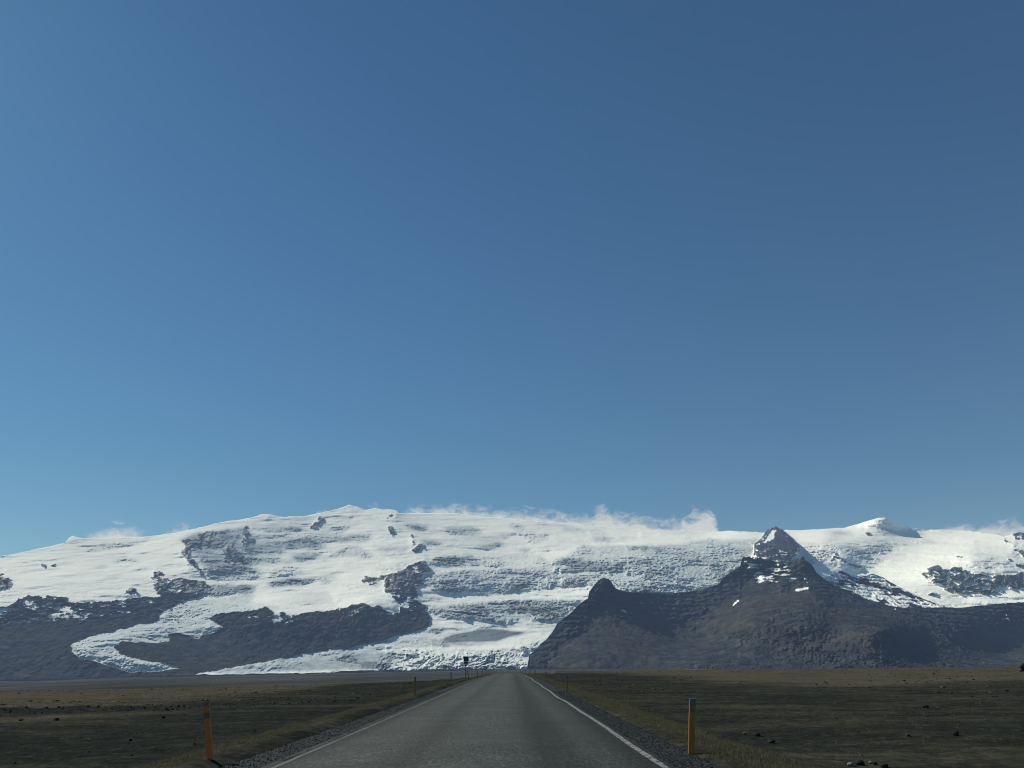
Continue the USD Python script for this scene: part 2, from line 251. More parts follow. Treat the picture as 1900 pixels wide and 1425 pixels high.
for pts, a, b in (
    ([(250, 270), (600, 260), (640, 290), (380, 310)], .8, .8), ([(300, 390), (700, 340), (1120, 325), (1130, 370), (780, 385), (800, 425), (500, 440), (320, 430)], .9, .9), ([(220, 500), (460, 480), (500, 520), (300, 540)], .9, .9),
    ([(540, 480), (640, 450), (790, 460), (740, 500), (600, 520)], .8, .9), ([(820, 490), (920, 420), (1060, 410), (1140, 480), (1100, 500), (960, 480)], .9, .6), ([(360, 680), (500, 640), (740, 640), (640, 700), (420, 710)], 1., .9),
    ([(0, 690), (200, 690), (300, 740), (0, 780), (-200, 760), (-180, 700)], .9, .9), ([(-100, 570), (250, 560), (130, 620), (-60, 620)], .8, .8), ([(350, 640), (480, 550), (590, 560), (650, 620)], 1., .3), ([(1370, 230), (1440, 240), (1550, 260), (1540, 300), (1440, 290)], .8, .9),
    ([(1480, 360), (1640, 360), (1640, 400), (1540, 400)], .8, .9), ([(1650, 270), (1900, 260), (1950, 310), (1880, 330), (1720, 330)], .9, .8), ([(850, 260), (980, 270), (960, 300), (860, 290)], .8, .5), ([(0, 840), (300, 820), (500, 860), (300, 900), (0, 920)], .8, .3), ([(250, 380), (430, 350), (480, 460), (300, 480)], .7, .7),
    ([(740, 640), (880, 600), (900, 650), (760, 700)], .7, .4), ([(1180, 420), (1400, 415), (1380, 440), (1200, 440)], .4, .8)):
    CREVASSED.append((crop(400, pts), a, b))
for pts, a, b in (([(480, 410), (660, 370), (680, 400), (560, 440)], .9, .9), ([(640, 340), (730, 330), (720, 360)], .8, .8), ([(720, 240), (830, 250), (830, 290), (750, 280)], .8, .7), ([(790, 430), (880, 420), (860, 460)], .8, .8), ([(570, 560), (640, 510), (690, 510), (640, 570)], 1.3, .4), ([(800, 310), (1010, 310), (1020, 350), (900, 400), (830, 350)], .9, .2), ([(1340, 340), (1480, 340), (1480, 380), (1350, 375)], .3, .7), ([(1050, 230), (1300, 290), (1200, 330)], .3, .4)):
    CREVASSED.append((crop(760, pts), a, b))
for pts, a, b in (([(1320, 360), (1460, 300), (1640, 290), (1780, 260), (1900, 360), (1900, 480), (1840, 560), (1800, 620), (1560, 640), (1500, 560), (1400, 440)], .7, .9), ([(1500, 640), (1700, 560), (1900, 560), (1900, 640), (1560, 660)], .8, .6), ([(810, 520), (880, 495), (1000, 500), (980, 520), (830, 530)], .8, .6), ([(680, 570), (740, 545), (810, 560), (720, 580)], .6, .5), ([(1540, 700), (1900, 690), (1860, 740), (1600, 780)], .9, .7), ([(580, 440), (760, 380), (1050, 360), (960, 410), (700, 450)], .7, .2), ([(1400, 450), (1600, 420), (1660, 600), (1560, 620)], .7, .5), ([(410, 710), (500, 695), (510, 712)], .6, .7), ([(690, 635), (880, 630), (860, 645)], .5, .6)):
    CREVASSED.append((crop(0, pts), a, b))
for pts, a, b in (([(230, 380), (520, 390), (560, 430), (400, 520), (330, 560), (260, 460)], .7, .15), ([(540, 400), (700, 430), (920, 370), (930, 440), (800, 480), (720, 500), (600, 450)], .9, .8), ([(1130, 390), (1180, 365), (1250, 375), (1240, 395)], .7, .5), ([(470, 300), (600, 295), (660, 320), (500, 330)], .5, .8), ([(780, 270), (900, 210), (960, 290), (860, 330)], .5, .5)):
    CREVASSED.append((crop(1420, pts), a, b))
# ridges that stand out towards the viewer: (x, y, half width to the left, to the right, half height, metres)
BOSSES = [(1436, 1010, 22, 30, 40, 260), (590, 968, 14, 16, 10, 160), (735, 956, 22, 12, 11, 200), (648, 950, 40, 30, 16, 150), (496, 960, 24, 24, 8, 120), (135, 1000, 12, 14, 8, 120), (456, 996, 12, 18, 24, 220), (430, 1024, 16, 26, 24, 260), (350, 1030, 20, 30, 42, 260), (288, 1064, 14, 26, 16, 180),
    (243, 1096, 12, 18, 10, 120), (10, 1076, 18, 18, 20, 200), (728, 983, 12, 18, 12, 130), (766, 1000, 12, 14, 14, 130), (780, 1016, 20, 18, 14, 140), (785, 1052, 40, 22, 20, 300), (735, 1085, 40, 55, 40, 320), (690, 1074, 20, 20, 14, 140), (81, 1048, 9, 9, 7, 80), (101, 1048, 9, 9, 6, 70),
    (1560, 1040, 24, 50, 22, 240), (1732, 1058, 30, 40, 16, 220), (1800, 1035, 90, 110, 30, 260), (1630, 968, 60, 45, 14, 320), (1880, 1012, 30, 40, 24, 260), (430, 1000, 22, 30, 16, 140), (1190, 992, 8, 20, 8, 130), (680, 1126, 40, 50, 16, 160), (110, 1112, 60, 30, 12, 140), (340, 1095, 60, 60, 22, 240)]

def massif():
    du = 1.3
    us = np.arange(-160, 2060 + du, du); top = np.interp(us, SKY_LINE[:, 0], SKY_LINE[:, 1])
    top = top + (nz(us / 9.0, 0.3, 0.1, 3, 3) - 0.5) * 2.2
    bottom = 1268.0
    nv = 290
    t = np.linspace(0, 1, nv)[:, None]
    U = np.repeat(us[None], nv, 0); V = top[None] + t * (bottom - top[None])
    D0 = depth_field(ICE_DEPTH, U, V, 0.02)
    # masks, their outlines broken by noise
    w1, w2 = nz(U / 14, V / 9, 0.5, 11, 4) - 0.5, nz(U / 14, V / 9, 7.5, 12, 4) - 0.5
    Uw, Vw = U + 13 * w1, V + 9 * w2
    bias = np.full(U.shape, -1.0)
    for p in MIXED: bias[inside(p, Uw, Vw)] = -0.12
    for p in ROCK: bias[inside(p, Uw, Vw)] = 0.20
    for p in (LEFT_SLOPE, MID_RIDGE): bias[inside(p, Uw, Vw)] = 1.0
    bias[inside(HORN, Uw, Vw)] = 0.5
    for p in MIXED[1:-1]: bias[inside(p, Uw, Vw)] = 0.06
    bias[inside(MIXED[-1], Uw, Vw)] = np.maximum(bias[inside(MIXED[-1], Uw, Vw)], -0.30)
    for p in SNOW: bias[inside(p, Uw, Vw)] = -1.0
    bias = gaussian_filter(bias, (1.5, 2.0))
    horn = gaussian_filter(inside(HORN, Uw, Vw).astype(float), (1.8, 1.4))
    bias = np.where((horn > 0.04) & (bias < 0.3) & (horn < 0.6), 0.35, bias)
    speck = 0.5 * (ridged(U / 10 + w1, V / 5 + w2, 0.2, 21, 4) - 0.6) + 0.9 * (nz(U / 13 - V / 7, V / 5 + U / 30, 0.4, 23, 4) - 0.5)
    rock = sstep(-0.07, 0.07, bias + 2.6 * speck * (np.abs(bias) < 0.93))
    low = sstep(1120, 1190, V) * rock
    brok, grey = np.zeros(U.shape), np.zeros(U.shape)
    Uq, Vq = U + 22 * w1, V + 9 * w2
    for p, a, b in CREVASSED:
        m = inside(p, Uq, Vq); brok[m] = np.maximum(brok[m], a); grey[m] = np.maximum(grey[m], b)
    brok, grey = gaussian_filter(brok, (2.0, 4.0)), gaussian_filter(grey, (2.0, 4.0))
    brok = np.maximum(brok, 0.10 + 0.25 * sstep(0.55, 0.75, nz(U / 60, V / 16, 2.2, 31, 3)))
    # relief, in metres towards the viewer
    X, Z = (U - 950) / FPX * D0, (1250 - V) / FPX * D0
    h = np.zeros(U.shape)
    for x, y, l, r, v, a in BOSSES:
        su = np.where(U < x, (U - x) / l, (U - x) / r) + 0.5 * w1; sv = (V - y) / v + 0.5 * w2
        h += 0.62 * a * np.exp(-1.9 * np.sqrt(su**2 + 0.03)) * np.exp(-1.6 * sv**2)
    h += 620 * horn
    patch = nz(U / 46 + 2 * w1, V / 13 + w2, 0.7, 33, 4)
    ice = brok * (1 - rock) * (0.35 + 1.3 * sstep(0.25, 0.75, patch))
    front = sstep(1196, 1210, V + 6 * w1) * sstep(640, 760, U)
    c1, c2 = nz(U / 80, V / 26, 0.9, 81, 3) - 0.5, nz(U / 80, V / 26, 5.9, 82, 3) - 0.5
    Xw, Zw = X + 260 * c1 + 60 * w1, Z + 120 * c2 + 24 * w2
    serac = ridged(Xw / 46, Zw / 15, D0 / 2600, 41, 5)
    block = ridged(Xw / 90 + 0.4 * Zw / 30, Zw / 34, D0 / 2600, 45, 4)
    upright = ridged(Xw / 34, Z / 70 + w2, D0 / 2600, 47, 4)
    fine = ridged(Xw / 17, Zw / 9, D0 / 1500, 43, 3)
    h += ice * ((1 - front) * (92 * (serac - 0.5) + 70 * (block - 0.5)) + front * (85 * (upright - 0.5) + 30 * (fine - 0.5)) + (64 - 46 * front) * (fine - 0.5))
    swell = nz(X / 420, Z / 110, D0 / 1500, 51, 4) - 0.5
    drift = nz(X / 160 + Z / 90, Z / 30, D0 / 600, 52, 4) - 0.5
    h += (1 - rock) * (190 * swell + 72 * drift)
    gully = ridged(X / 120 + 1.5 * w1, Z / 200 + w2, D0 / 2500, 61, 5)
    crag = ridged(X / 40, Z / 34, D0 / 1500, 63, 4)
    h += rock * (70 * (gully - 0.5) * low + 22 * (nz(X / 30, Z / 24, D0 / 900, 67, 4) - 0.5) * low + (170 * (crag - 0.5) + 80 * (gully - 0.5)) * (1 - low) + 20 * (crag - 0.5) * low)
    # strata under the snow line of the two dark slopes
    D = D0 - h
    P = EYE + ray(U, V) * D[..., None]
    turf = low * sstep(0.35, 0.65, nz(X / 260, Z / 90, 0.4, 71, 4))
    margin = sstep(0.10, 0.55, gaussian_filter(rock, (3, 6))) * sstep(1125, 1150, V) * (0.3 + 0.9 * nz(U / 9, V / 6, 0.3, 35, 3))
    bands = sstep(0.55, 0.85, ridged(Xw / 420, (Zw + 0.12 * Xw) / 30, 0.4, 37, 3)) * np.clip(brok, 0, 1)
    grey = np.maximum(grey + 0.22 * bands, 1.15 * margin)
    dust = np.where(U < 500, 0.38, np.where(U < 1380, 0.20, np.where(U < 1500, 0.03, 0.12)))
    rock = rock * np.where(V < 1100, 1 - dust + dust * sstep(0.40, 0.58, nz(U / 4.5, V / 7 + U / 30, 0.8, 39, 3)), 1.0)
    mask = np.stack([rock, np.clip(grey * (0.75 + 0.5 * patch) + 0.30 * sstep(0.45, 0.7, patch) * sstep(330, 480, U) * (1 - sstep(1500, 1600, U)), 0, 1.3) * 0.85 * (1 - rock), turf], -1)
    # the far side of the massif, out of sight, and its foot below the plain
    back = []
    for k, (dd, dz) in enumerate(((250, -25), (1100, -260), (2600, -900))):
        q = EYE + ray(us, top) * (D[0] + dd)[:, None]; q[:, 2] = np.maximum(P[0, :, 2] + dz, -50); back.append(q)
    foot = P[-1].copy(); foot[:, 2] = -55
    allP = np.concatenate([np.array(back[::-1]), P, foot[None]], 0)
    allM = np.concatenate([np.repeat(mask[:1], 3, 0), mask, mask[-1:]], 0)
    nr, nc = allP.shape[:2]
    v, f, c = allP.reshape(-1, 3), grid_faces(nr, nc), allM.reshape(-1, 3)
    n = vertex_normals(v, f)
    if n[nc * (nr // 2) + nc // 2, 2] < 0: f = f[:, ::-1]; n = -n
    Uf = np.concatenate([np.repeat(U[:1], 3, 0), U, U[-1:]], 0).reshape(-1)[f].mean(1); Vf = np.concatenate([np.repeat(V[:1], 3, 0), V, V[-1:]], 0).reshape(-1)[f].mean(1)
    rk = c[f, 0].mean(1) > 0.45
    part = np.zeros(len(f), int)
    part[rk & (Vf > 1104) & (Uf < 420) & ~inside(MID_RIDGE, Uf, Vf)] = 1
    part[rk & (Vf > 1036) & (Uf > 205) & (Uf < 830) & (part == 0) & ~((Uf < 600) & (Vf < 1110))] = 2
    for k, (name, label) in enumerate((("ice_cap", "snow covered ice cap with broken glaciers pouring down to the plain"), ("mountain", "dark hazy slope with snow patches left of the curved glacier tongue"), ("mountain", "dark rocky ridge between the curved glacier and the wide central glacier"))):
        ff = f[part == k]; idx, inv = np.unique(ff, return_inverse=True)
        pr = raw_mesh(name, v[idx], inv.reshape(ff.shape), terrain_mat, n[idx], {"mask": c[idx]})
        tag(pr, label, kind="structure")
massif()

# ------------------------------------------------------------------ the dark mountain right of the road
RIDGE = np.array([(978, 1240), (982, 1214), (986, 1212), (1003, 1195.5), (1015, 1185), (1028, 1168), (1035, 1155), (1056, 1140), (1076, 1120), (1091, 1110), (1093.5, 1097), (1109, 1079), (1114, 1075), (1119, 1073), (1129, 1074), (1136, 1082), (1141.5, 1091), (1162, 1098), (1201, 1099), (1239, 1101.5), (1277, 1098), (1302, 1094), (1335, 1083),
    (1340, 1074), (1358, 1059), (1373, 1051.5), (1377, 1037), (1380, 1032), (1385, 1035), (1390, 1031.5), (1396, 1035), (1401, 1039), (1411, 1034), (1420, 1039), (1428, 1038), (1450, 1046), (1461, 1047), (1468, 1040), (1474, 1041), (1478, 1036), (1483, 1039), (1487, 1035), (1490, 1031), (1494, 1039), (1500, 1043), (1507, 1048), (1514, 1062), (1529, 1074), (1545, 1063), (1562, 1059), (1580, 1066), (1597, 1070), (1620, 1064), (1640, 1072), (1652, 1080), (1680, 1095), (1711, 1110), (1745, 1122), (1775, 1128), (1810, 1124), (1850, 1120), (1900, 1117), (2070, 1110)], float)
FRONT_DEPTH = np.array([(978, 1240, 4.0), (985, 1236, 3.9), (1050, 1246, 3.5), (1150, 1250, 3.3), (1231, 1240, 3.3), (1300, 1250, 3.1), (1500, 1250, 2.95), (1700, 1250, 2.95), (1900, 1250, 3.0), (2070, 1250, 3.2),
    (985, 1213, 4.15), (1035, 1155, 4.25), (1091, 1110, 4.35), (1119, 1073, 4.5), (1162, 1098, 4.5), (1239, 1101, 4.7), (1302, 1094, 4.8), (1358, 1059, 4.9), (1393, 1034, 5.0), (1440, 1040, 5.1), (1490, 1034, 4.9), (1529, 1074, 4.8), (1597, 1070, 5.3), (1652, 1080, 5.3), (1711, 1110, 5.0), (1786, 1128, 4.9), (1900, 1117, 5.2), (2070, 1110, 5.3),
    (1150, 1150, 4.15), (1150, 1200, 3.65), (1280, 1150, 4.35), (1327, 1180, 4.1), (1280, 1210, 3.7), (1300, 1225, 3.3), (1370, 1170, 3.75), (1420, 1110, 4.2), (1500, 1110, 4.1), (1560, 1120, 4.1), (1550, 1180, 3.45), (1640, 1170, 3.45), (1700, 1185, 3.75), (1760, 1180, 4.05), (1780, 1205, 3.85), (1835, 1212, 4.0), (1865, 1165, 4.8), (1890, 1205, 4.4), (1700, 1225, 3.2), (1800, 1240, 3.15)])
FRONT_MIXED = [crop(1100, [(1100, 510), (1180, 495), (1300, 515), (1430, 545), (1480, 600), (1510, 640), (1480, 680), (1340, 680), (1200, 690), (1150, 600), (1120, 570)]),
    crop(1420, [(420, 640), (500, 600), (570, 588), (700, 640), (780, 600), (930, 670), (1100, 750), (1420, 865), (1050, 862), (1000, 866), (850, 830), (700, 780), (550, 720), (440, 660)]), crop(1420, [(1300, 850), (1650, 825), (1900, 815), (2000, 815), (1900, 822), (1600, 845), (1440, 868)])]
FRONT_SNOW = [crop(1100, [(1480, 735), (1500, 720), (1560, 715), (1590, 705), (1580, 725), (1500, 742)]), crop(1100, [(1500, 695), (1520, 685), (1525, 694)]), crop(1100, [(1555, 680), (1580, 672), (1580, 682)]), crop(1100, [(1020, 855), (1030, 830), (1055, 808), (1078, 803), (1070, 818), (1045, 835)]), crop(1100, [(1535, 650), (1575, 640), (1560, 660)]), crop(1100, [(795, 850), (830, 872), (815, 872)]), crop(1100, [(640, 855), (650, 855), (650, 865)]), crop(1100, [(80, 875), (105, 893), (95, 897)]), crop(1100, [(205, 878), (225, 875), (255, 900), (245, 905)]),
    crop(1420, [(1755, 915), (1775, 905), (1770, 925), (1800, 960), (1795, 966), (1760, 930)]), crop(1420, [(945, 873), (960, 872), (955, 882)]), crop(1420, [(1470, 878), (1490, 876), (1488, 886)])]
FRONT_BOSS = [(1119, 1090, 26, 24, 26, 220), (1388, 1045, 16, 24, 16, 160), (1490, 1050, 22, 26, 22, 240), (1630, 1185, 120, 190, 55, 430), (1400, 1160, 70, 40, 60, 120), (1500, 1140, 90, 60, 40, 220), (1790, 1170, 60, 90, 50, 220)]

def front_mountain():
    us = np.arange(978, 2060, 1.3); top = np.interp(us, RIDGE[:, 0], RIDGE[:, 1]) + (nz(us / 7.0, 0.7, 0.3, 5, 4) - 0.5) * (3.2 + 3.5 * np.exp(-((us - 1440) / 75) ** 2))
    nv = 200; bottom = 1256.0
    t = np.linspace(0, 1, nv)[:, None]
    U = np.repeat(us[None], nv, 0); V = top[None] + t * (bottom - top[None])
    D0 = depth_field(FRONT_DEPTH, U, V, 0.004)
    w1, w2 = nz(U / 14, V / 10, 1.5, 111, 4) - 0.5, nz(U / 14, V / 10, 4.5, 112, 4) - 0.5
    Uw, Vw = U + 9 * w1, V + 6 * w2
    bias = np.full(U.shape, 1.0)
    for p in FRONT_MIXED: bias[inside(p, Uw, Vw)] = 0.13
    bias[inside(FRONT_MIXED[1], Uw, Vw)] = -0.10
    for p in FRONT_SNOW: bias[inside(p, U + 5 * w1, V + 3 * w2)] = -1.0
    bias = gaussian_filter(bias, (0.8, 0.8))
    dn = sstep(1500, 1560, U)
    streak = np.where(dn > 0.5, 1.1 * (nz((U * 0.55 + V * 0.83) / 24, (V * 0.55 - U * 0.83) / 42 * -1.6, 0.6, 121, 4) - 0.5), 0.9 * (nz(U / 16, V / 4.5, 0.6, 123, 4) - 0.5))
    streak = np.where(dn > 0.5, 1.15 * (nz((U - 1530) / 34 + (V - 1060) / 20, (V - 1060 - 0.5 * (U - 1530)) / 7, 0.6, 121, 4) - 0.5), streak)
    rock = sstep(-0.07, 0.07, bias + 1.7 * streak * (np.abs(bias) < 0.85))
    X, Z = (U - 950) / FPX * D0, (1250 - V) / FPX * D0
    h = np.zeros(U.shape)
    for x, y, l, r, v, a in FRONT_BOSS:
        su = np.where(U < x, (U - x) / l, (U - x) / r); h += 0.8 * a * np.exp(-1.7 * np.sqrt(su**2 + 0.03)) * np.exp(-1.3 * ((V - y) / v) ** 2)
    left = 1 - sstep(1290, 1340, U + (V - 1200) * 1.6)
    below = V - top[None]
    cliff = 1 - sstep(30, 62, below + 26 * w1 * 2)
    s = X * 0.57 + Z * 0.82
    talus = ridged(s / 34 + w1 * 1.2, (X - Z) / 420, 0.5, 131, 3)
    gully = ridged(X / 105 + 2.2 * w1, Z / 260 + 1.6 * w2, D0 / 2500, 133, 5)
    crag = ridged(X / 42, Z / 30, D0 / 300, 135, 4)
    strata = np.abs(((Z + 26 * w1 * 2 + 8 * w2) / 34) % 1 - 0.5) * 2
    h += 26 * (talus - 0.5) * left * (1 - cliff) + 95 * (gully - 0.5) * (1 - 0.6 * left * (1 - cliff)) + cliff * (95 * (crag - 0.5) + 38 * strata) + 16 * (nz(X / 26, Z / 22, D0 / 900, 139, 4) - 0.5) * 2
    h += (1 - left) * 150 * (nz(X / 330, Z / 260, 0.2, 137, 4) - 0.5)
    D = D0 - h
    P = EYE + ray(U, V) * D[..., None]
    turf = (1 - cliff) * sstep(0.36, 0.62, nz(X / 200, Z / 80, 0.9, 141, 4) + 0.10 * left)
    mask = np.stack([rock, np.zeros_like(rock), turf], -1)
    back = []
    for dd, dz in ((60, -20), (260, -170), (900, -700)):
        q = EYE + ray(us, top) * (D[0] + dd)[:, None]; q[:, 2] = np.maximum(P[0, :, 2] + dz, -50); back.append(q)
    foot = P[-1].copy(); foot[:, 2] = -55
    allP = np.concatenate([np.array(back[::-1]), P, foot[None]], 0); allM = np.concatenate([np.repeat(mask[:1], 3, 0), mask, mask[-1:]], 0)
    nr, nc = allP.shape[:2]
    v, f, c = allP.reshape(-1, 3), grid_faces(nr, nc), allM.reshape(-1, 3)
    n = vertex_normals(v, f)
    if n[nc * (nr // 2) + nc // 2, 2] < 0: f = f[:, ::-1]; n = -n
    tag(raw_mesh("mountain", v, f, terrain_mat, n, {"mask": c}), "dark brown mountain with a knob and pointed crags right of the road", kind="structure")
front_mountain()

# ------------------------------------------------------------------ the plain
ROAD_L, ROAD_R = -4.28, 2.72
_ry = np.array([-200, 0, 12, 24, 41, 60, 82, 112, 154, 220, 300, 400, 600, 1000, 4000], float)
_rz = np.array([-0.2, 0, 0.05, 0.14, 0.28, 0.44, 0.66, 0.88, 1.08, 1.24, 1.27, 1.0, -0.5, -2.0, -2.0])
road_z = PchipInterpolator(_ry, _rz)
_far_x = np.array([-60, -33.5, -24, -12, -3, 5, 20, 60], float)            # bearing in degrees, height of the plain at 4 km
_far_z = np.array([-19, -18, -5, 4, 11, 9, 2, 2], float)

def ground_z(x, y, fine=True):
    x, y = np.broadcast_arrays(np.asarray(x, float), np.asarray(y, float))
    r = np.hypot(x, y); az = np.degrees(np.arctan2(x, np.maximum(y, 1e-6)))
    rz = road_z(np.clip(y, -200, 4000))
    dl, dr = np.clip(-5.85 - x, 0, None), np.clip(x - 3.7, 0, None); d = np.maximum(dl, dr)
    # fields: the left one sinks slowly away from the road, the right one rises to the skyline
    zl = rz * np.exp(-dl / 22.0) - 0.55 * sstep(0, 3.2, dl) - 0.25 * sstep(20, 90, dl)
    zr = rz * (1 - 0.25 * sstep(4, 20, dr)) - 0.55 * sstep(0, 3.6, dr) * (1 - sstep(60, 190, y)) + 1.15 * sstep(70, 330, r) * sstep(6, 50, dr)
    near = np.where(x < -0.7, zl, zr)
    far4 = np.interp(az, _far_x, _far_z)
    ru = np.clip((r - 200) / 3800, 0, 1.4)
    farz = np.where(az < 3, -2.2 - 1.6 * sstep(0, -30, az), 0.0) + (far4 + 2.2) * ru**0.8
    farz = farz + (nz(x / 180, y / 180, 0.5, 203, 4) - 0.5) * 2.0 * sstep(600, 2500, r) + np.clip(nz(x / 130, y / 140, 3.5, 205, 4) - 0.45, 0, 1) * sstep(2900, 3600, r) * (22 + 24 * sstep(-24, -8, az))
    edge = 165 + 40 * (nz(x / 60, y / 60, 0.7, 207, 2) - 0.5)
    k = sstep(0, 1, (r - edge) / np.where(az < -1.5, 60.0, 260.0))
    k = np.where(az > 3, sstep(430, 700, r), k) * sstep(6, 12, d + np.where(y > 420, 30, 0))
    z = near * (1 - k) + farz * k
    if fine:
        a = sstep(0.4, 4.0, d) * (1 - 0.6 * sstep(250, 600, r))
        z = z + a * (0.30 * (nz(x / 7.5, y / 7.5, 0.2, 211, 3) - 0.5) + 0.20 * (nz(x / 1.5, y / 1.5, 0.9, 213, 4) - 0.5) + 0.45 * np.clip(nz(x / 3.2, y / 3.2, 0.3, 219, 3) - 0.58, 0, 1))
        # the eroded bank across the left field
        yb = 65 + 0.58 * x + 5 * (nz(x / 9, 0.2, 0.3, 215, 3) - 0.5)
        bank = sstep(-1.8, 0.4, y - yb) * (1 - sstep(2.0, 12, y - yb)) * sstep(8, 18, dl)
        z = z + bank * (0.10 + 0.36 * (ridged(x / 1.6, y / 1.3, 0.5, 217, 3) - 0.45))
    e = np.where(x < -0.7, (ROAD_L - x - 0.7) / 0.9, (x - ROAD_R - 0.35) / 0.7)
    return np.where(y < 440, z - 0.07 * sstep(440, 400, y) - 0.16 * (1 - sstep(0, 1, e)), z)

def at(px, py, lo=3.0, hi=700.0):
    """Where the line of sight through a pixel meets the plain."""
    d = ray(px, py); s = np.linspace(lo, hi, 6000); p = EYE + d * s[:, None]
    g = ground_z(p[:, 0], p[:, 1]); k = np.argmax(p[:, 2] <= g) if (p[:, 2] <= g).any() else -1
    return np.array([p[k, 0], p[k, 1], g[k]]), s[k]

ground_mat = material("plain_ground", {
    "a": ("attribute", {"attribute": "mask"}), "s": ("separate_color", {"color_type": "rgb"}), "g": ("geometry", {}),
    "n1": ("noise_texture", {"scale": 1.7, "detail": 8.0, "roughness": 0.7}), "n2": ("noise_texture", {"scale": 0.22, "detail": 7.0, "roughness": 0.65}),
    "m3": ("mapping", {"scale": (0.08, 0.26, 0.3)}), "n3": ("noise_texture", {"scale": 1.0, "detail": 9.0, "roughness": 0.72}),
    "m4": ("mapping", {"scale": (7.0, 2.6, 7.0)}), "n4": ("noise_texture", {"scale": 1.0, "detail": 6.0, "roughness": 0.8}),
    "moss": ("rgb_ramp", {"ramp": [(0.34, (0.006, 0.009, 0.0095)), (0.5, (0.019, 0.0225, 0.0205)), (0.62, (0.046, 0.047, 0.040))]}),
    "grass": ("rgb_ramp", {"ramp": [(0.30, (0.016, 0.017, 0.014)), (0.5, (0.064, 0.060, 0.045)), (0.68, (0.140, 0.127, 0.094))]}),
    "sand": ("rgb_ramp", {"ramp": [(0.36, (0.030, 0.035, 0.038)), (0.5, (0.055, 0.060, 0.062)), (0.64, (0.085, 0.088, 0.086))]}),
    "mor": ("mix_color", {"b": (0.016, 0.018, 0.020)}), "red": ("mix_color", {"b": (0.045, 0.028, 0.024)}), "m5": ("mapping", {"scale": (0.006, 0.0035, 0.01)}), "n5": ("noise_texture", {"scale": 1.0, "detail": 7.0, "roughness": 0.65}), "redf": ("map_range", {"from_min": 0.58, "from_max": 0.75, "to_min": 0.0, "to_max": 0.6, "clamp": True}),
    "add": ("math", {"math_type": "multiply_add", "value2": 1.9, "value3": -0.95}), "gm": ("math", {"math_type": "add", "use_clamp": True}),
    "mg": ("mix_color", {}), "all": ("mix_color", {}),
    "avg": ("mix_float", {"fac": 0.35}), "avg2": ("mix_float", {"fac": 0.42}),
    "b": ("bump", {"strength": 0.9, "distance": 0.08}),
    "p": ("principled_bsdf", {"roughness": 1.0, "specular_ior_level": 0.0}),
}, [("a.color", "s.color"), ("g.position", "n1.vector"), ("g.position", "n2.vector"), ("g.position", "m3.vector"), ("m3.vector", "n3.vector"), ("g.position", "m4.vector"), ("m4.vector", "n4.vector"),
    ("n1.fac", "avg.a"), ("n3.fac", "avg.b"), ("avg.result", "avg2.a"), ("n4.fac", "avg2.b"), ("avg2.result", "moss.fac"), ("avg2.result", "grass.fac"), ("g.position", "m5.vector"), ("m5.vector", "n5.vector"), ("n5.fac", "sand.fac"), ("n2.fac", "redf.value"), ("redf.result", "red.fac"), ("moss.color", "red.a"),
    ("n3.fac", "add.value1"), ("s.r", "gm.value1"), ("add.value", "gm.value2"), ("gm.value", "mg.fac"), ("red.result", "mg.a"), ("grass.color", "mg.b"),
    ("s.g", "all.fac"), ("mg.result", "all.a"), ("s.b", "mor.fac"), ("sand.color", "mor.a"), ("mor.result", "all.b"), ("all.result", "p.base_color"), ("n1.fac", "b.height"), ("b.normal", "p.normal")])

def grassiness(x, y):
    """How much dry grass grows on the dark moss and gravel, about 0 to 1."""
    r = np.hypot(x, y); az = np.degrees(np.arctan2(x, y))
    dl, dr = -5.85 - x, x - 3.7
    v = 0.50 * np.exp(-((dl - 0.5) / 0.9) ** 2) * (x < 0) + 0.58 * np.exp(-((dr - 1.1) / 1.2) ** 2) * (x > 0)
    wob = 14 * (nz(x / 25, y / 25, 0.4, 221, 3) - 0.5)
    left = sstep(66.5, 69, y - 0.58 * x + wob * 0.2) * sstep(0, 14, dl - 5 - 0.09 * y + wob * 0.7)
    strip = sstep(51, 54, y - 0.58 * x + wob * .4) * (1 - sstep(60, 62, y - 0.58 * x + wob * .2)) * sstep(12, 22, dl + wob) * 0.85
    rgt = sstep(86, 100, y + wob * 1.6 + 8 * np.sin(x / 17)) * sstep(14, 34, dr + wob)
    return np.clip(np.maximum.reduce([v, 0.95 * left, strip, rgt, np.where(x < 0, 0.02, 0.13)]), 0, 1)

def plain():
    azs = np.radians(np.concatenate([np.arange(-180, -46, 6.0), np.arange(-46, 46, 0.13), np.arange(46, 181, 6.0)]))
    rs = np.concatenate([[0.0], np.geomspace(1.5, 6200, 620)])
    R, A = np.meshgrid(rs, azs, indexing='ij'); X, Y = R * np.sin(A), R * np.cos(A)
    Z = ground_z(X, Y)
    Z = np.where((np.abs(A) > math.radians(60)) & (R > 300), np.minimum(Z, 0.0), Z)
    v = np.stack([X, Y, Z], -1).reshape(-1, 3); f = grid_faces(*X.shape)
    n = vertex_normals(v, f)
    if n[:, 2].mean() < 0: f = f[:, ::-1]; n = -n
    far = np.where(np.degrees(A) < 3, sstep(190, 330, R), sstep(450, 800, R))
    c = np.stack([np.clip(grassiness(X, Y) * (1 - far), 0, 1) - 0.02, far, sstep(3000, 3500, R + 900 * (nz(X / 300, Y / 300, 0.3, 231, 3) - 0.5))], -1).reshape(-1, 3)
    tag(raw_mesh("ground", v, f, ground_mat, n, {"mask": c}), "dark mossy plain with belts of dry yellow grass reaching the mountain foot", kind="structure")
plain()

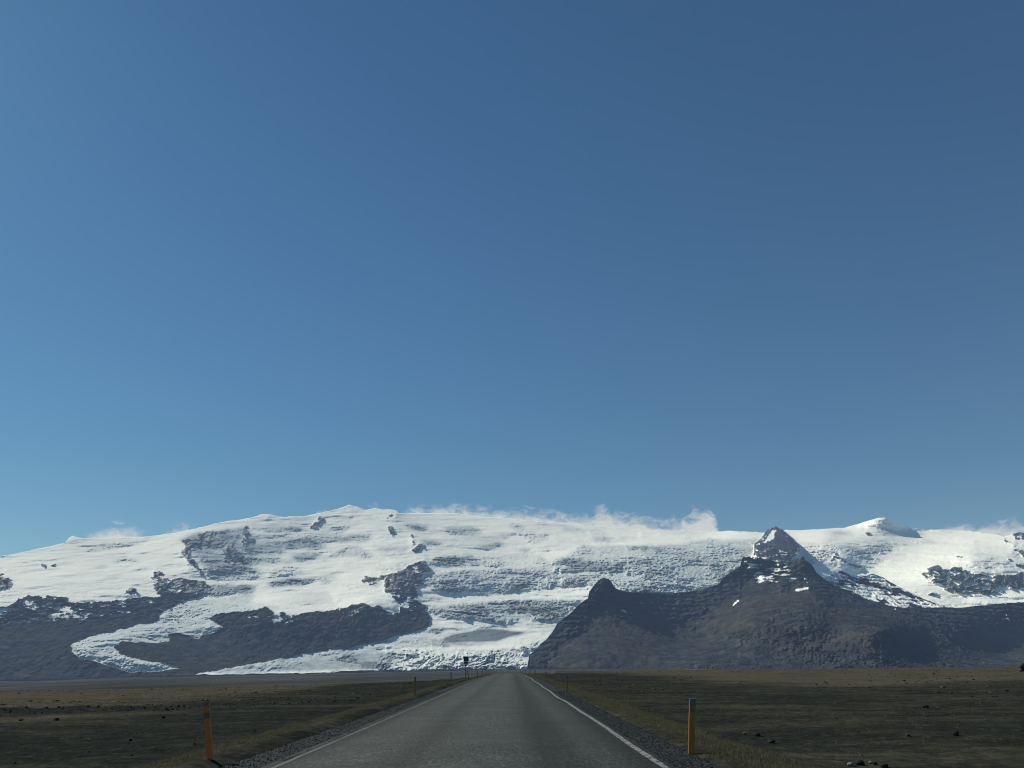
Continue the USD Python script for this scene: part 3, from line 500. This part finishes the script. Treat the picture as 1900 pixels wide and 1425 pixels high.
# ------------------------------------------------------------------ the road, its gravel shoulders and edge lines
def ribbon(x_of, ys, ncol, z_of):
    t = np.linspace(0, 1, ncol)[None]
    x0, x1 = x_of(ys)
    X = x0[:, None] * (1 - t) + x1[:, None] * t; Y = np.repeat(ys[:, None], ncol, 1)
    v = np.stack([X, Y, z_of(X, Y)], -1).reshape(-1, 3)
    f = grid_faces(len(ys), ncol); n = vertex_normals(v, f)
    if n[:, 2].mean() < 0: f = f[:, ::-1]; n = -n
    return v, f, n

def asphalt_z(X, Y):
    return road_z(Y) - 0.015 * np.abs(X + 0.75) + 0.012 * (nz(X / 2.5, Y / 9.0, 0.4, 301, 2) - 0.5)

YS = np.concatenate([np.arange(-6, 60, 0.25), np.geomspace(60, 430, 260)])
asphalt = material("asphalt", {
    "g": ("geometry", {}), "sx": ("separate_xyz", {}), "mg": ("mapping", {"scale": (20.0, 5.5, 10.0)}), "n1": ("noise_texture", {"scale": 1.0, "detail": 5.0, "roughness": 0.8}),
    "mp": ("mapping", {"scale": (1.3, 0.05, 1.0)}), "n2": ("noise_texture", {"scale": 1.0, "detail": 5.0, "roughness": 0.6}), "n5": ("noise_texture", {"scale": 0.5, "detail": 5.0, "roughness": 0.6}),
    "wob": ("math", {"math_type": "multiply_add", "value2": 0.8, "value3": -0.4}), "xs": ("math", {"math_type": "add"}),
    "mr": ("map_range", {"from_min": -4.28, "from_max": 2.72, "to_min": 0.0, "to_max": 1.0, "clamp": True}),
    "track": ("rgb_ramp", {"ramp": [(0.0, (0.5,) * 3), (0.05, (0.45,) * 3), (0.12, (1.0,) * 3), (0.24, (1.15,) * 3), (0.33, (0.72,) * 3), (0.42, (1.15,) * 3), (0.56, (1.2,) * 3), (0.64, (0.95,) * 3), (0.70, (0.45,) * 3), (0.76, (0.55,) * 3), (0.83, (1.0,) * 3), (0.89, (0.75,) * 3), (0.94, (0.4,) * 3), (1.0, (0.4,) * 3)]}),
    "chip": ("rgb_ramp", {"ramp": [(0.30, (0.009, 0.012, 0.012)), (0.5, (0.030, 0.037, 0.035)), (0.68, (0.090, 0.103, 0.097))]}),
    "mul": ("mix_color", {"blend_type": "multiply", "fac": 1.0, "use_clamp": False}),
    "pt": ("map_range", {"from_min": 0.3, "from_max": 0.7, "to_min": 0.78, "to_max": 1.2}), "mul2": ("mix_color", {"blend_type": "multiply", "fac": 1.0, "use_clamp": False}),
    "b": ("bump", {"strength": 0.5, "distance": 0.006}), "p": ("principled_bsdf", {"roughness": 0.8, "specular_ior_level": 0.10}),
}, [("g.position", "sx.vector"), ("g.position", "mg.vector"), ("mg.vector", "n1.vector"), ("g.position", "mp.vector"), ("mp.vector", "n2.vector"), ("g.position", "n5.vector"), ("n2.fac", "wob.value1"), ("sx.x", "xs.value1"), ("wob.value", "xs.value2"), ("xs.value", "mr.value"), ("mr.result", "track.fac"),
    ("n1.fac", "chip.fac"), ("chip.color", "mul.a"), ("track.color", "mul.b"), ("n5.fac", "pt.value"), ("mul.result", "mul2.a"), ("pt.result", "mul2.b"), ("mul2.result", "p.base_color"), ("n1.fac", "b.height"), ("b.normal", "p.normal")])
gravel = material("gravel", {
    "g": ("geometry", {}), "v": ("voronoi_texture", {"scale": 28.0}), "n": ("noise_texture", {"scale": 1.2, "detail": 5.0}),
    "bw": ("rgb_to_bw", {}), "c": ("rgb_ramp", {"ramp": [(0.1, (0.010, 0.013, 0.015)), (0.6, (0.026, 0.031, 0.034)), (0.95, (0.09, 0.098, 0.10))]}),
    "b": ("bump", {"strength": 1.0, "distance": 0.02}), "p": ("principled_bsdf", {"roughness": 0.95, "specular_ior_level": 0.03})},
    [("g.position", "v.vector"), ("v.color", "bw.color"), ("bw.val", "c.fac"), ("c.color", "p.base_color"), ("v.distance", "b.height"), ("b.normal", "p.normal")])
def worn_paint(name, keep, tone):
    return material(name, {
        "g": ("geometry", {}), "n": ("noise_texture", {"scale": 11.0, "detail": 6.0, "roughness": 0.75}), "r": ("map_range", {"from_min": keep, "from_max": keep + 0.07, "clamp": True}),
        "c": ("mix_color", {"a": (0.028, 0.033, 0.031), "b": (tone, tone, tone * 0.97)}), "p": ("principled_bsdf", {"roughness": 0.7, "specular_ior_level": 0.3})},
        [("g.position", "n.vector"), ("n.fac", "r.value"), ("r.result", "c.fac"), ("c.result", "p.base_color")])

tag(raw_mesh("road", *[a for a in ribbon(lambda y: (ROAD_L + 0.10 * (nz(y / 1.6, 0.3, 0.1, 303, 3) - 0.5), ROAD_R + 0.12 * (nz(y / 1.6, 0.3, 0.8, 305, 3) - 0.5)), YS, 34, asphalt_z)][:2], asphalt), "straight worn asphalt road running towards the glacier", kind="structure")
for lo, hi, lab in ((ROAD_L + 0.14, -6.1, "dark gravel shoulder along the left edge of the road"), (ROAD_R - 0.14, 3.95, "dark gravel shoulder along the right edge of the road")):
    sgn = np.sign(hi - lo)
    zf = lambda X, Y, lo=lo: road_z(Y) - 0.05 - 0.055 * np.abs(X - lo) + 0.03 * (nz(X * 3.1, Y * 3.1, 0.4, 307, 3) - 0.5) - 0.30 * sstep(0.95, 1.75 if lo < 0 else 1.3, np.abs(X - lo))
    vv, ff, nn = ribbon(lambda y: (np.full_like(y, lo), hi + sgn * 0.5 * (nz(y / 2.2, 0.3, lo, 309, 3) - 0.5)), YS, 16, zf)
    tag(raw_mesh("gravel_shoulder", vv, ff, gravel, nn), lab, kind="structure")
wave = lambda y: 0.42 * (nz(y / 9.0, 0.6, 0.2, 311, 2) - 0.5)
vv, ff, nn = ribbon(lambda y: (2.45 + wave(y) - 0.02 * nz(y / 0.6, .1, .2, 313), 2.55 + wave(y) + 0.03 * nz(y / 0.7, .4, .2, 314)), YS, 3, lambda X, Y: asphalt_z(X, Y) + 0.006)
tag(raw_mesh("edge_line", vv, ff, worn_paint("white_paint", 0.47, 0.27), nn), "wavy white painted line along the right edge of the road", kind="structure")
vv, ff, nn = ribbon(lambda y: (-4.10 + 0.05 * nz(y / 0.6, .1, .2, 315), -4.01 + 0.06 * nz(y / 0.7, .4, .2, 316)), YS, 3, lambda X, Y: asphalt_z(X, Y) + 0.006)
tag(raw_mesh("edge_line", vv, ff, worn_paint("grey_paint", 0.62, 0.042), nn), "faint worn grey line along the left edge of the road", kind="structure")

# ------------------------------------------------------------------ roadside marker posts
def paint(name, col, rough=0.55, dirt=0.35):
    return material(name, {
        "t": ("texture_coordinate", {}), "n": ("noise_texture", {"scale": 9.0, "detail": 6.0, "roughness": 0.7}), "r": ("map_range", {"from_min": 0.45, "from_max": 0.75, "to_min": 0.0, "to_max": dirt, "clamp": True}),
        "c": ("mix_color", {"a": col, "b": tuple(0.25 * x + 0.02 for x in col)}), "b": ("bump", {"strength": 0.2, "distance": 0.002}), "p": ("principled_bsdf", {"roughness": rough})},
        [("t.object", "n.vector"), ("n.fac", "r.value"), ("r.result", "c.fac"), ("c.result", "p.base_color"), ("n.fac", "b.height"), ("b.normal", "p.normal")])
post_yellow, post_orange, post_white, reflector_m, dark_steel = paint("post_yellow", (0.36, 0.140, 0.010)), paint("post_orange", (0.62, 0.15, 0.010)), paint("post_white", (0.12, 0.118, 0.115)), paint("reflector", (0.13, 0.095, 0.05), 0.4), paint("dark_steel", (0.05, 0.055, 0.06), 0.5)

def bevel_prism(w, d, z0, z1, slant=0.0, r=0.012):
    """Upright box with chamfered vertical edges; the top slopes by slant."""
    a, b = w / 2, d / 2
    ring = np.array([(-a + r, -b), (a - r, -b), (a, -b + r), (a, b - r), (a - r, b), (-a + r, b), (-a, b - r), (-a, -b + r)])
    lo = np.c_[ring, np.full(8, z0)]; hi = np.c_[ring, z1 + slant * ring[:, 0] / w]
    m = trimesh.convex.convex_hull(np.vstack([lo, hi])); return m

def make_post(label, group, x, y, z, lean, sink, colour, w=0.125, hgt=1.06, grey_band=False, slant=0.03):
    t = thing("marker_post", label, "marker post", (x, y, z), (0, lean, 0), group)
    p = t.GetPath(); cap = 0.07 if grey_band else 0.14
    obj("post_body", bevel_prism(w, 0.05, -sink, hgt - cap), colour, p)
    obj("white_cap", bevel_prism(w + 0.006, 0.056, hgt - cap, hgt, slant), post_white, p)
    m = trimesh.creation.box([w * 0.45, 0.012, 0.05]); m.apply_translation([0, -0.031, hgt - 0.22]); obj("reflector", m, reflector_m, p)
    if grey_band:
        obj("reflective_band", bevel_prism(w + 0.004, 0.054, hgt - 0.30, hgt - 0.20), reflector_m, p)
    return t

LEFT_POSTS = [(391, 14.8, 0), (770, 46.0, 0), (837, 73.5, 0), (869.5, 101.5, 0), (885.5, 130, 0), (895.5, 154, 0), (902, 178, 0), (907, 200, 0), (911, 222, 0), (914.5, 246, 0), (918, 273, 0), (921, 303, 0)]
RIGHT_POSTS = [(1282, 15.2), (1052, 48.5), (1013, 77), (992.5, 112), (983, 141), (975.5, 176), (969.5, 230), (965.5, 285)]
ORD = 'first second third fourth fifth sixth seventh eighth ninth tenth eleventh twelfth'.split()
far_l, far_r = "far marker posts in a row along the left verge", "far marker posts in a row along the right verge"
for i, (px, dist, _) in enumerate(LEFT_POSTS):
    y = dist * 1.067 + 0.5; d_ = ray(px + 0.0, 1250 + 150 * 15 / dist); x = float(d_[0] / d_[1] * y); z = float(ground_z(x, y)) - 0.03
    lab = ["leaning orange marker post nearest on the left verge of the road", "yellow marker post second from the camera on the left verge", "dark marker post third on the left verge, just before the road sign", "tilted dark marker post beside the foot of the road sign"]
    make_post(lab[i] if i < 4 else f"small distant marker post, {ORD[i]} from the camera along the left verge", None if i < 4 else far_l, x, y, z, -11.5 if i == 0 else (-10 if i == 3 else -2.0), 0.3, post_orange if i == 0 else post_yellow, grey_band=i == 0, w=0.125 if i == 0 else 0.11, slant=0.01)
for i, (px, dist) in enumerate(RIGHT_POSTS):
    y = dist * 1.067 + 0.5; d_ = ray(px + 0.0, 1250 + 150 * 15 / dist); x = float(d_[0] / d_[1] * y); z = float(ground_z(x, y)) - 0.03
    lab = ["yellow marker post with white slanted cap nearest on the right verge", "yellow marker post second from the camera on the right verge", "thin dark marker post third from the camera on the right verge"]
    make_post(lab[i] if i < 3 else f"small distant marker post, {ORD[i]} from the camera along the right verge", None if i < 3 else far_r, x, y, z, 6.5 if i == 0 else 2.0, 0.3, post_yellow, w=0.125 if i == 0 else 0.11)

# ------------------------------------------------------------------ the road sign on the left
sy = 104.0; d_ = ray(864, 1256); sx = float(d_[0] / d_[1] * sy); sz = float(ground_z(sx, sy)) - 0.03
sgn = thing("road_sign", "small dark square road sign with a white bar on a thin pole", "road sign", (sx, sy, sz))
sp_ = sgn.GetPath()
pole = trimesh.creation.cylinder(0.05, 2.9, sections=12); pole.apply_translation([0, 0.03, 1.15]); obj("pole", pole, dark_steel, sp_)
sign_dark, sign_white, sign_grey = paint("sign_dark", (0.012, 0.022, 0.032), 0.45), paint("sign_white", (0.62, 0.64, 0.62), 0.5), paint("sign_grey", (0.06, 0.075, 0.08), 0.5)
def plate(w, h, zc, y=0.0, d=0.012):
    m = bevel_prism(w, h, -d / 2, d / 2, r=0.03); m.apply_transform(trimesh.transformations.rotation_matrix(math.pi / 2, [1, 0, 0])); m.apply_translation([0, y, zc]); return m
obj("sign_panel", plate(0.58, 0.58, 2.46), sign_dark, sp_)
ring = trimesh.creation.annulus(0.085, 0.12, 0.006, sections=24); ring.apply_transform(trimesh.transformations.rotation_matrix(math.pi / 2, [1, 0, 0])); ring.apply_translation([0, -0.011, 2.46]); obj("ring_symbol", ring, sign_grey, sp_)
obj("white_bar", plate(0.50, 0.05, 2.135), sign_white, sp_)
obj("lower_panel", plate(0.58, 0.18, 2.01), sign_dark, sp_)

# ------------------------------------------------------------------ stones one can tell apart
def stone_mesh(seed, size, flat=0.65, sub=2, rough=0.35):
    m = trimesh.creation.icosphere(subdivisions=sub); v = m.vertices
    rng = np.random.default_rng(seed)
    for _ in range(9):                                  # broken faces
        n = rng.normal(size=3); n /= np.linalg.norm(n); k = rng.uniform(0.55, 0.85); over = np.clip(v @ n - k, 0, None); v = v - over[:, None] * n
    v = v * (1 + rough * (meshkit.fbm(v * 1.8 + seed, 3, seed)[:, None] - 0.5)) * np.array([1, rng.uniform(0.7, 1.0), flat])
    return (v * size / 2, np.asarray(m.faces))

def stone_mat(name, lo, hi):
    return material(name, {"t": ("texture_coordinate", {}), "n": ("noise_texture", {"scale": 6.0, "detail": 6.0, "roughness": 0.7}), "r": ("rgb_ramp", {"ramp": [(0.3, lo), (0.7, hi)]}), "b": ("bump", {"strength": 0.5, "distance": 0.02}), "p": ("principled_bsdf", {"roughness": 0.95, "specular_ior_level": 0.03})},
        [("t.object", "n.vector"), ("n.fac", "r.fac"), ("r.color", "p.base_color"), ("n.fac", "b.height"), ("b.normal", "p.normal")])
basalt, pale_stone = stone_mat("basalt", (0.012, 0.013, 0.014), (0.035, 0.035, 0.034)), stone_mat("pale_stone", (0.10, 0.105, 0.10), (0.24, 0.24, 0.22))

STONES = [(1772, 1364, 13, basalt, "black angular stone lying alone on the dark field far right of the road"), (1580, 1421, 12, pale_stone, "pale rounded stone at the bottom edge, leftmost of the stone cluster"), (1597, 1419, 14, basalt, "dark stone at the bottom edge just right of the pale rounded stone"), (1617, 1417, 8, pale_stone, "small pale stone in the cluster at the bottom edge"), (1624, 1419, 8, basalt, "small dark stone touching the small pale stone in the bottom cluster"), (1641, 1423, 11, basalt, "dark stone at the right end of the cluster at the bottom edge"),
    (1598, 1402, 6, pale_stone, "tiny pale stone above the cluster at the bottom edge"), (1684, 1366, 7, basalt, "small dark splinter of stone left of the lone black stone"), (760, 1268, 5, basalt, "tiny black stone on the left field beside the second left post"), (303, 1332, 7, basalt, "flat black stone on the dark field left of the orange post"), (104, 1336, 8, basalt, "black stone below the grass strip at the left, right one of two"), (39, 1337, 6, basalt, "black stone below the grass strip at the far left edge"),
    (242, 1374, 6, basalt, "dark pebble in the middle of the left dark field"), (28, 1416, 5, basalt, "dark pebble near the bottom left corner"), (163, 1373, 5, pale_stone, "pale pebble in the middle of the left dark field"), (1381, 1362, 6, pale_stone, "pale pebble on the grassy ground right of the yellow post"), (1405, 1365, 14, basalt, "dark clod of earth beside the pale pebble right of the yellow post"), (1432, 1378, 13, basalt, "larger dark clod of earth on the bare patch right of the yellow post"), (1718, 1313, 9, basalt, "dark clod on the right field below the far grass belt"), (341, 1407, 5, pale_stone, "pale pebble beside the gravel below the orange post")]
for k, (px, py, w, mat, lab) in enumerate(STONES):
    p, s = at(px, py + 1)
    size = w / FPX * math.hypot(s, 1.5) * 1.08
    t = thing("stone", lab, "stone", (p[0], p[1], p[2] + 0.18 * size), (0, 0, 37.0 * k))
    obj("rock_body", stone_mesh(400 + k, size), mat, t.GetPath(), 35)
# the black boulder cut by the right edge of the picture
p, s = at(1901, 1245.5)
t = thing("boulder", "big black boulder on the skyline, cut off by the right edge", "boulder", (p[0], p[1], p[2]), (0, 0, 20))
bs = 13.5 / FPX * s * 1.1
m = stone_mesh(577, bs, 0.95, 3, 0.25); obj("rock_body", (m[0] + [0, 0, bs * 0.34], m[1]), basalt, t.GetPath(), 35)
m = stone_mesh(579, bs * 0.6, 0.35, 2, 0.3); obj("foot_slab", (m[0] + [-bs * 0.5, -bs * 0.1, bs * 0.03], m[1]), basalt, t.GetPath(), 35)
# a thin stake on the right field
p, s = at(1339, 1297.5)
t = thing("stake", "thin bare stake standing on the dark field behind the right post", "stake", p, (0, 3, 0))
st = trimesh.creation.cone(0.03, 0.36, sections=8); obj("stick", st, dark_steel, t.GetPath())

# ------------------------------------------------------------------ gravel, stones and grass nobody could count
def scatter(name, label, cat, protos, mats, pos, scale, seed, tilt=10.0):
    rng = np.random.default_rng(seed)
    pi = UsdGeom.PointInstancer.Define(stage, numbered('/World', name)); tag(pi.GetPrim(), label, cat, kind="stuff")
    targets = []
    for k, (mesh, mt) in enumerate(zip(protos, mats)):
        q = usdkit.mesh(stage, f"{pi.GetPath()}/kind_{k}", mesh, mt); targets.append(q.GetPath())
    pi.CreatePrototypesRel().SetTargets(targets)
    n = len(pos)
    pi.CreateProtoIndicesAttr(Vt.IntArray.FromNumpy(rng.integers(0, len(protos), n).astype(np.int32)))
    pi.CreatePositionsAttr(Vt.Vec3fArray.FromNumpy(pos.astype(np.float32)))
    pi.CreateScalesAttr(Vt.Vec3fArray.FromNumpy((scale[:, None] * rng.uniform(0.8, 1.25, (n, 3))).astype(np.float32)))
    yaw, tl = rng.uniform(0, 2 * math.pi, n), np.radians(rng.normal(0, tilt, n))
    qs = [Gf.Quath(float(math.cos(a / 2) * math.cos(b / 2)), float(math.cos(a / 2) * math.sin(b / 2)), float(math.sin(a / 2) * math.sin(b / 2)), float(math.sin(a / 2) * math.cos(b / 2))) for a, b in zip(yaw, tl)]
    pi.CreateOrientationsAttr(Vt.QuathArray(qs))

def blades(seed, n, h, spread):
    rng = np.random.default_rng(seed); V, F = [], []
    for k in range(n):
        a = rng.uniform(0, 2 * math.pi); b = np.array([rng.normal(0, spread), rng.normal(0, spread), -0.02]); side = np.array([math.cos(a), math.sin(a), 0]) * rng.uniform(0.003, 0.006); hh = h * rng.uniform(0.5, 1.1); out = np.array([rng.normal(0, .35), rng.normal(0, .35), 0]) * hh
        mid, tip = b + [0, 0, hh * .6] + out * .35, b + [0, 0, hh] + out
        i = len(V); V += [b - side, b + side, mid + side * .7, mid - side * .7, tip]; F += [(i, i + 1, i + 2), (i, i + 2, i + 3), (i + 3, i + 2, i + 4)]
    return np.array(V), np.array(F)

def straw(name, lo, hi):
    return material(name, {"o": ("object_info", {}), "r": ("rgb_ramp", {"ramp": [(0.0, lo), (1.0, hi)]}), "p": ("principled_bsdf", {"roughness": 0.8, "specular_ior_level": 0.2}), "tr": ("translucent_bsdf", {}), "m": ("mix_closure", {"fac": 0.25})},
        [("o.random", "r.fac"), ("r.color", "p.base_color"), ("r.color", "tr.color"), ("p.BSDF", "m.closure1"), ("tr.BSDF", "m.closure2")], surface="m.closure")
straw_a, straw_b = straw("dry_grass", (0.085, 0.080, 0.044), (0.17, 0.155, 0.090)), straw("olive_grass", (0.050, 0.056, 0.029), (0.105, 0.104, 0.056))

rng = np.random.default_rng(900)
def verge_points(n, lo, hi, far, power=1.6):
    y = 4 + (far - 4) * rng.random(n) ** power; x = rng.uniform(lo, hi, n) + rng.normal(0, 0.15, n)
    return x, y
xs, ys = [], []
for lo, hi, n in ((3.75, 6.6, 24000), (-7.7, -5.8, 14000)):
    x, y = verge_points(n, lo, hi, 95); xs.append(x); ys.append(y)
n = 34000                                                # tufts on the two fields
r_, a_ = 9 + 75 * rng.random(n) ** 1.3, np.radians(rng.uniform(-38, 38, n)); xs.append(r_ * np.sin(a_)); ys.append(r_ * np.cos(a_))
x, y = np.concatenate(xs), np.concatenate(ys)
gr = grassiness(x, y) + 1.3 * (nz(x / 5, y / 1.8, .4, 903, 3) - 0.5)
ok = ((x < -5.85) | (x > 3.7)) & (rng.random(len(x)) < np.clip(gr * 1.1, 0.02, 1))
x, y = x[ok], y[ok]
scatter("grass_tufts", "short dry yellow and olive grass along the verges and fields", "grass", [blades(1, 14, 0.13, 0.06), blades(2, 18, 0.10, 0.08), blades(3, 12, 0.16, 0.05), blades(4, 16, 0.09, 0.09)], [straw_a, straw_b, straw_a, straw_b], np.c_[x, y, ground_z(x, y)], rng.uniform(0.35, 0.85, len(x)), 905)

x, y = [], []
for lo, hi, n in ((-5.95, -4.28, 15000), (2.72, 3.8, 11000)):
    yy = 5 + 50 * rng.random(n) ** 2; x.append(rng.uniform(lo, hi, n)); y.append(yy)
x, y = np.concatenate(x), np.concatenate(y)
lo = np.where(x < 0, ROAD_L + 0.14, ROAD_R - 0.14)
z = road_z(y) - 0.05 - 0.055 * np.abs(x - lo) - 0.30 * sstep(0.95, np.where(x < 0, 1.75, 1.3), np.abs(x - lo)) + 0.006
pebs = [stone_mesh(s, 1.0, 0.7, 1) for s in (31, 32, 33)]
greys = [stone_mat("gravel_dark", (0.008, 0.010, 0.012), (0.022, 0.026, 0.028)), stone_mat("gravel_mid", (0.015, 0.018, 0.02), (0.045, 0.052, 0.054)), stone_mat("gravel_pale", (0.03, 0.035, 0.037), (0.075, 0.084, 0.086))]
scatter("loose_gravel", "loose grey gravel on the road shoulders", "gravel", pebs, greys, np.c_[x, y, z], 0.009 + 0.028 * rng.random(len(x)) ** 3, 911, 40)

n = 5000
r_, a_ = 9 + 110 * rng.random(n) ** 1.4, np.radians(rng.uniform(-38, 38, n)); x, y = r_ * np.sin(a_), r_ * np.cos(a_)
ok = ((x < -6.7) | (x > 4.8)) & (nz(x / 6, y / 6, .3, 917, 3) > 0.45); x, y = x[ok], y[ok]
nb = 700; xb = rng.uniform(-45, -11, nb); yb = 64 + 0.58 * xb + rng.normal(0.5, 1.6, nb)
x, y = np.r_[x, xb], np.r_[y, yb]
scl = np.r_[0.02 + 0.09 * rng.random(ok.sum()) ** 5, 0.04 + 0.17 * rng.random(nb) ** 3]
scatter("field_stones", "small dark stones and clods strewn over the fields", "stones", pebs, [greys[0], greys[1], greys[1]], np.c_[x, y, ground_z(x, y) + 0.1 * scl], scl, 919, 30)

n = 5200
r_, a_ = 62 + 310 * rng.random(n), np.radians(rng.uniform(-37, 37, n)); x, y = r_ * np.sin(a_), r_ * np.cos(a_)
ok = ((x < -9) | (x > 8)) & (nz(x / 24, y / 40, .6, 921, 3) > 0.44) & ((x > 0) | (r_ < 190)); x, y = x[ok], y[ok]
scl = 0.12 + 0.34 * rng.random(len(x)) ** 3
mound = [stone_mesh(s_, 1.0, 0.40, 2, 0.6) for s_ in (41, 42, 43)]
moss_m = [stone_mat("moss_dark", (0.010, 0.013, 0.011), (0.030, 0.032, 0.024)), stone_mat("moss_brown", (0.018, 0.018, 0.014), (0.050, 0.046, 0.033)), straw("moss_straw", (0.04, 0.038, 0.026), (0.09, 0.083, 0.057))]
scatter("moss_hummocks", "low dark moss hummocks dotted over the dry grass belts", "moss", mound, moss_m, np.c_[x, y, ground_z(x, y) + 0.02 * scl], scl, 923, 6)

# ------------------------------------------------------------------ the hazy air
haze_mat = usdkit.material(stage, '/World/Looks/haze', {"v": ("principled_volume", {"color": HAZE_COLOR, "absorption_color": (1.0, 1.0, 1.0), "density": HAZE_DENSITY, "anisotropy": HAZE_G})}, [], volume="v.volume")
hz = trimesh.creation.box(bounds=[[-17000, -6800, -57], [17000, 15500, 2400]])
tag(obj("haze", hz, haze_mat), "thin blue haze over the plain and mountains", "haze", kind="stuff")
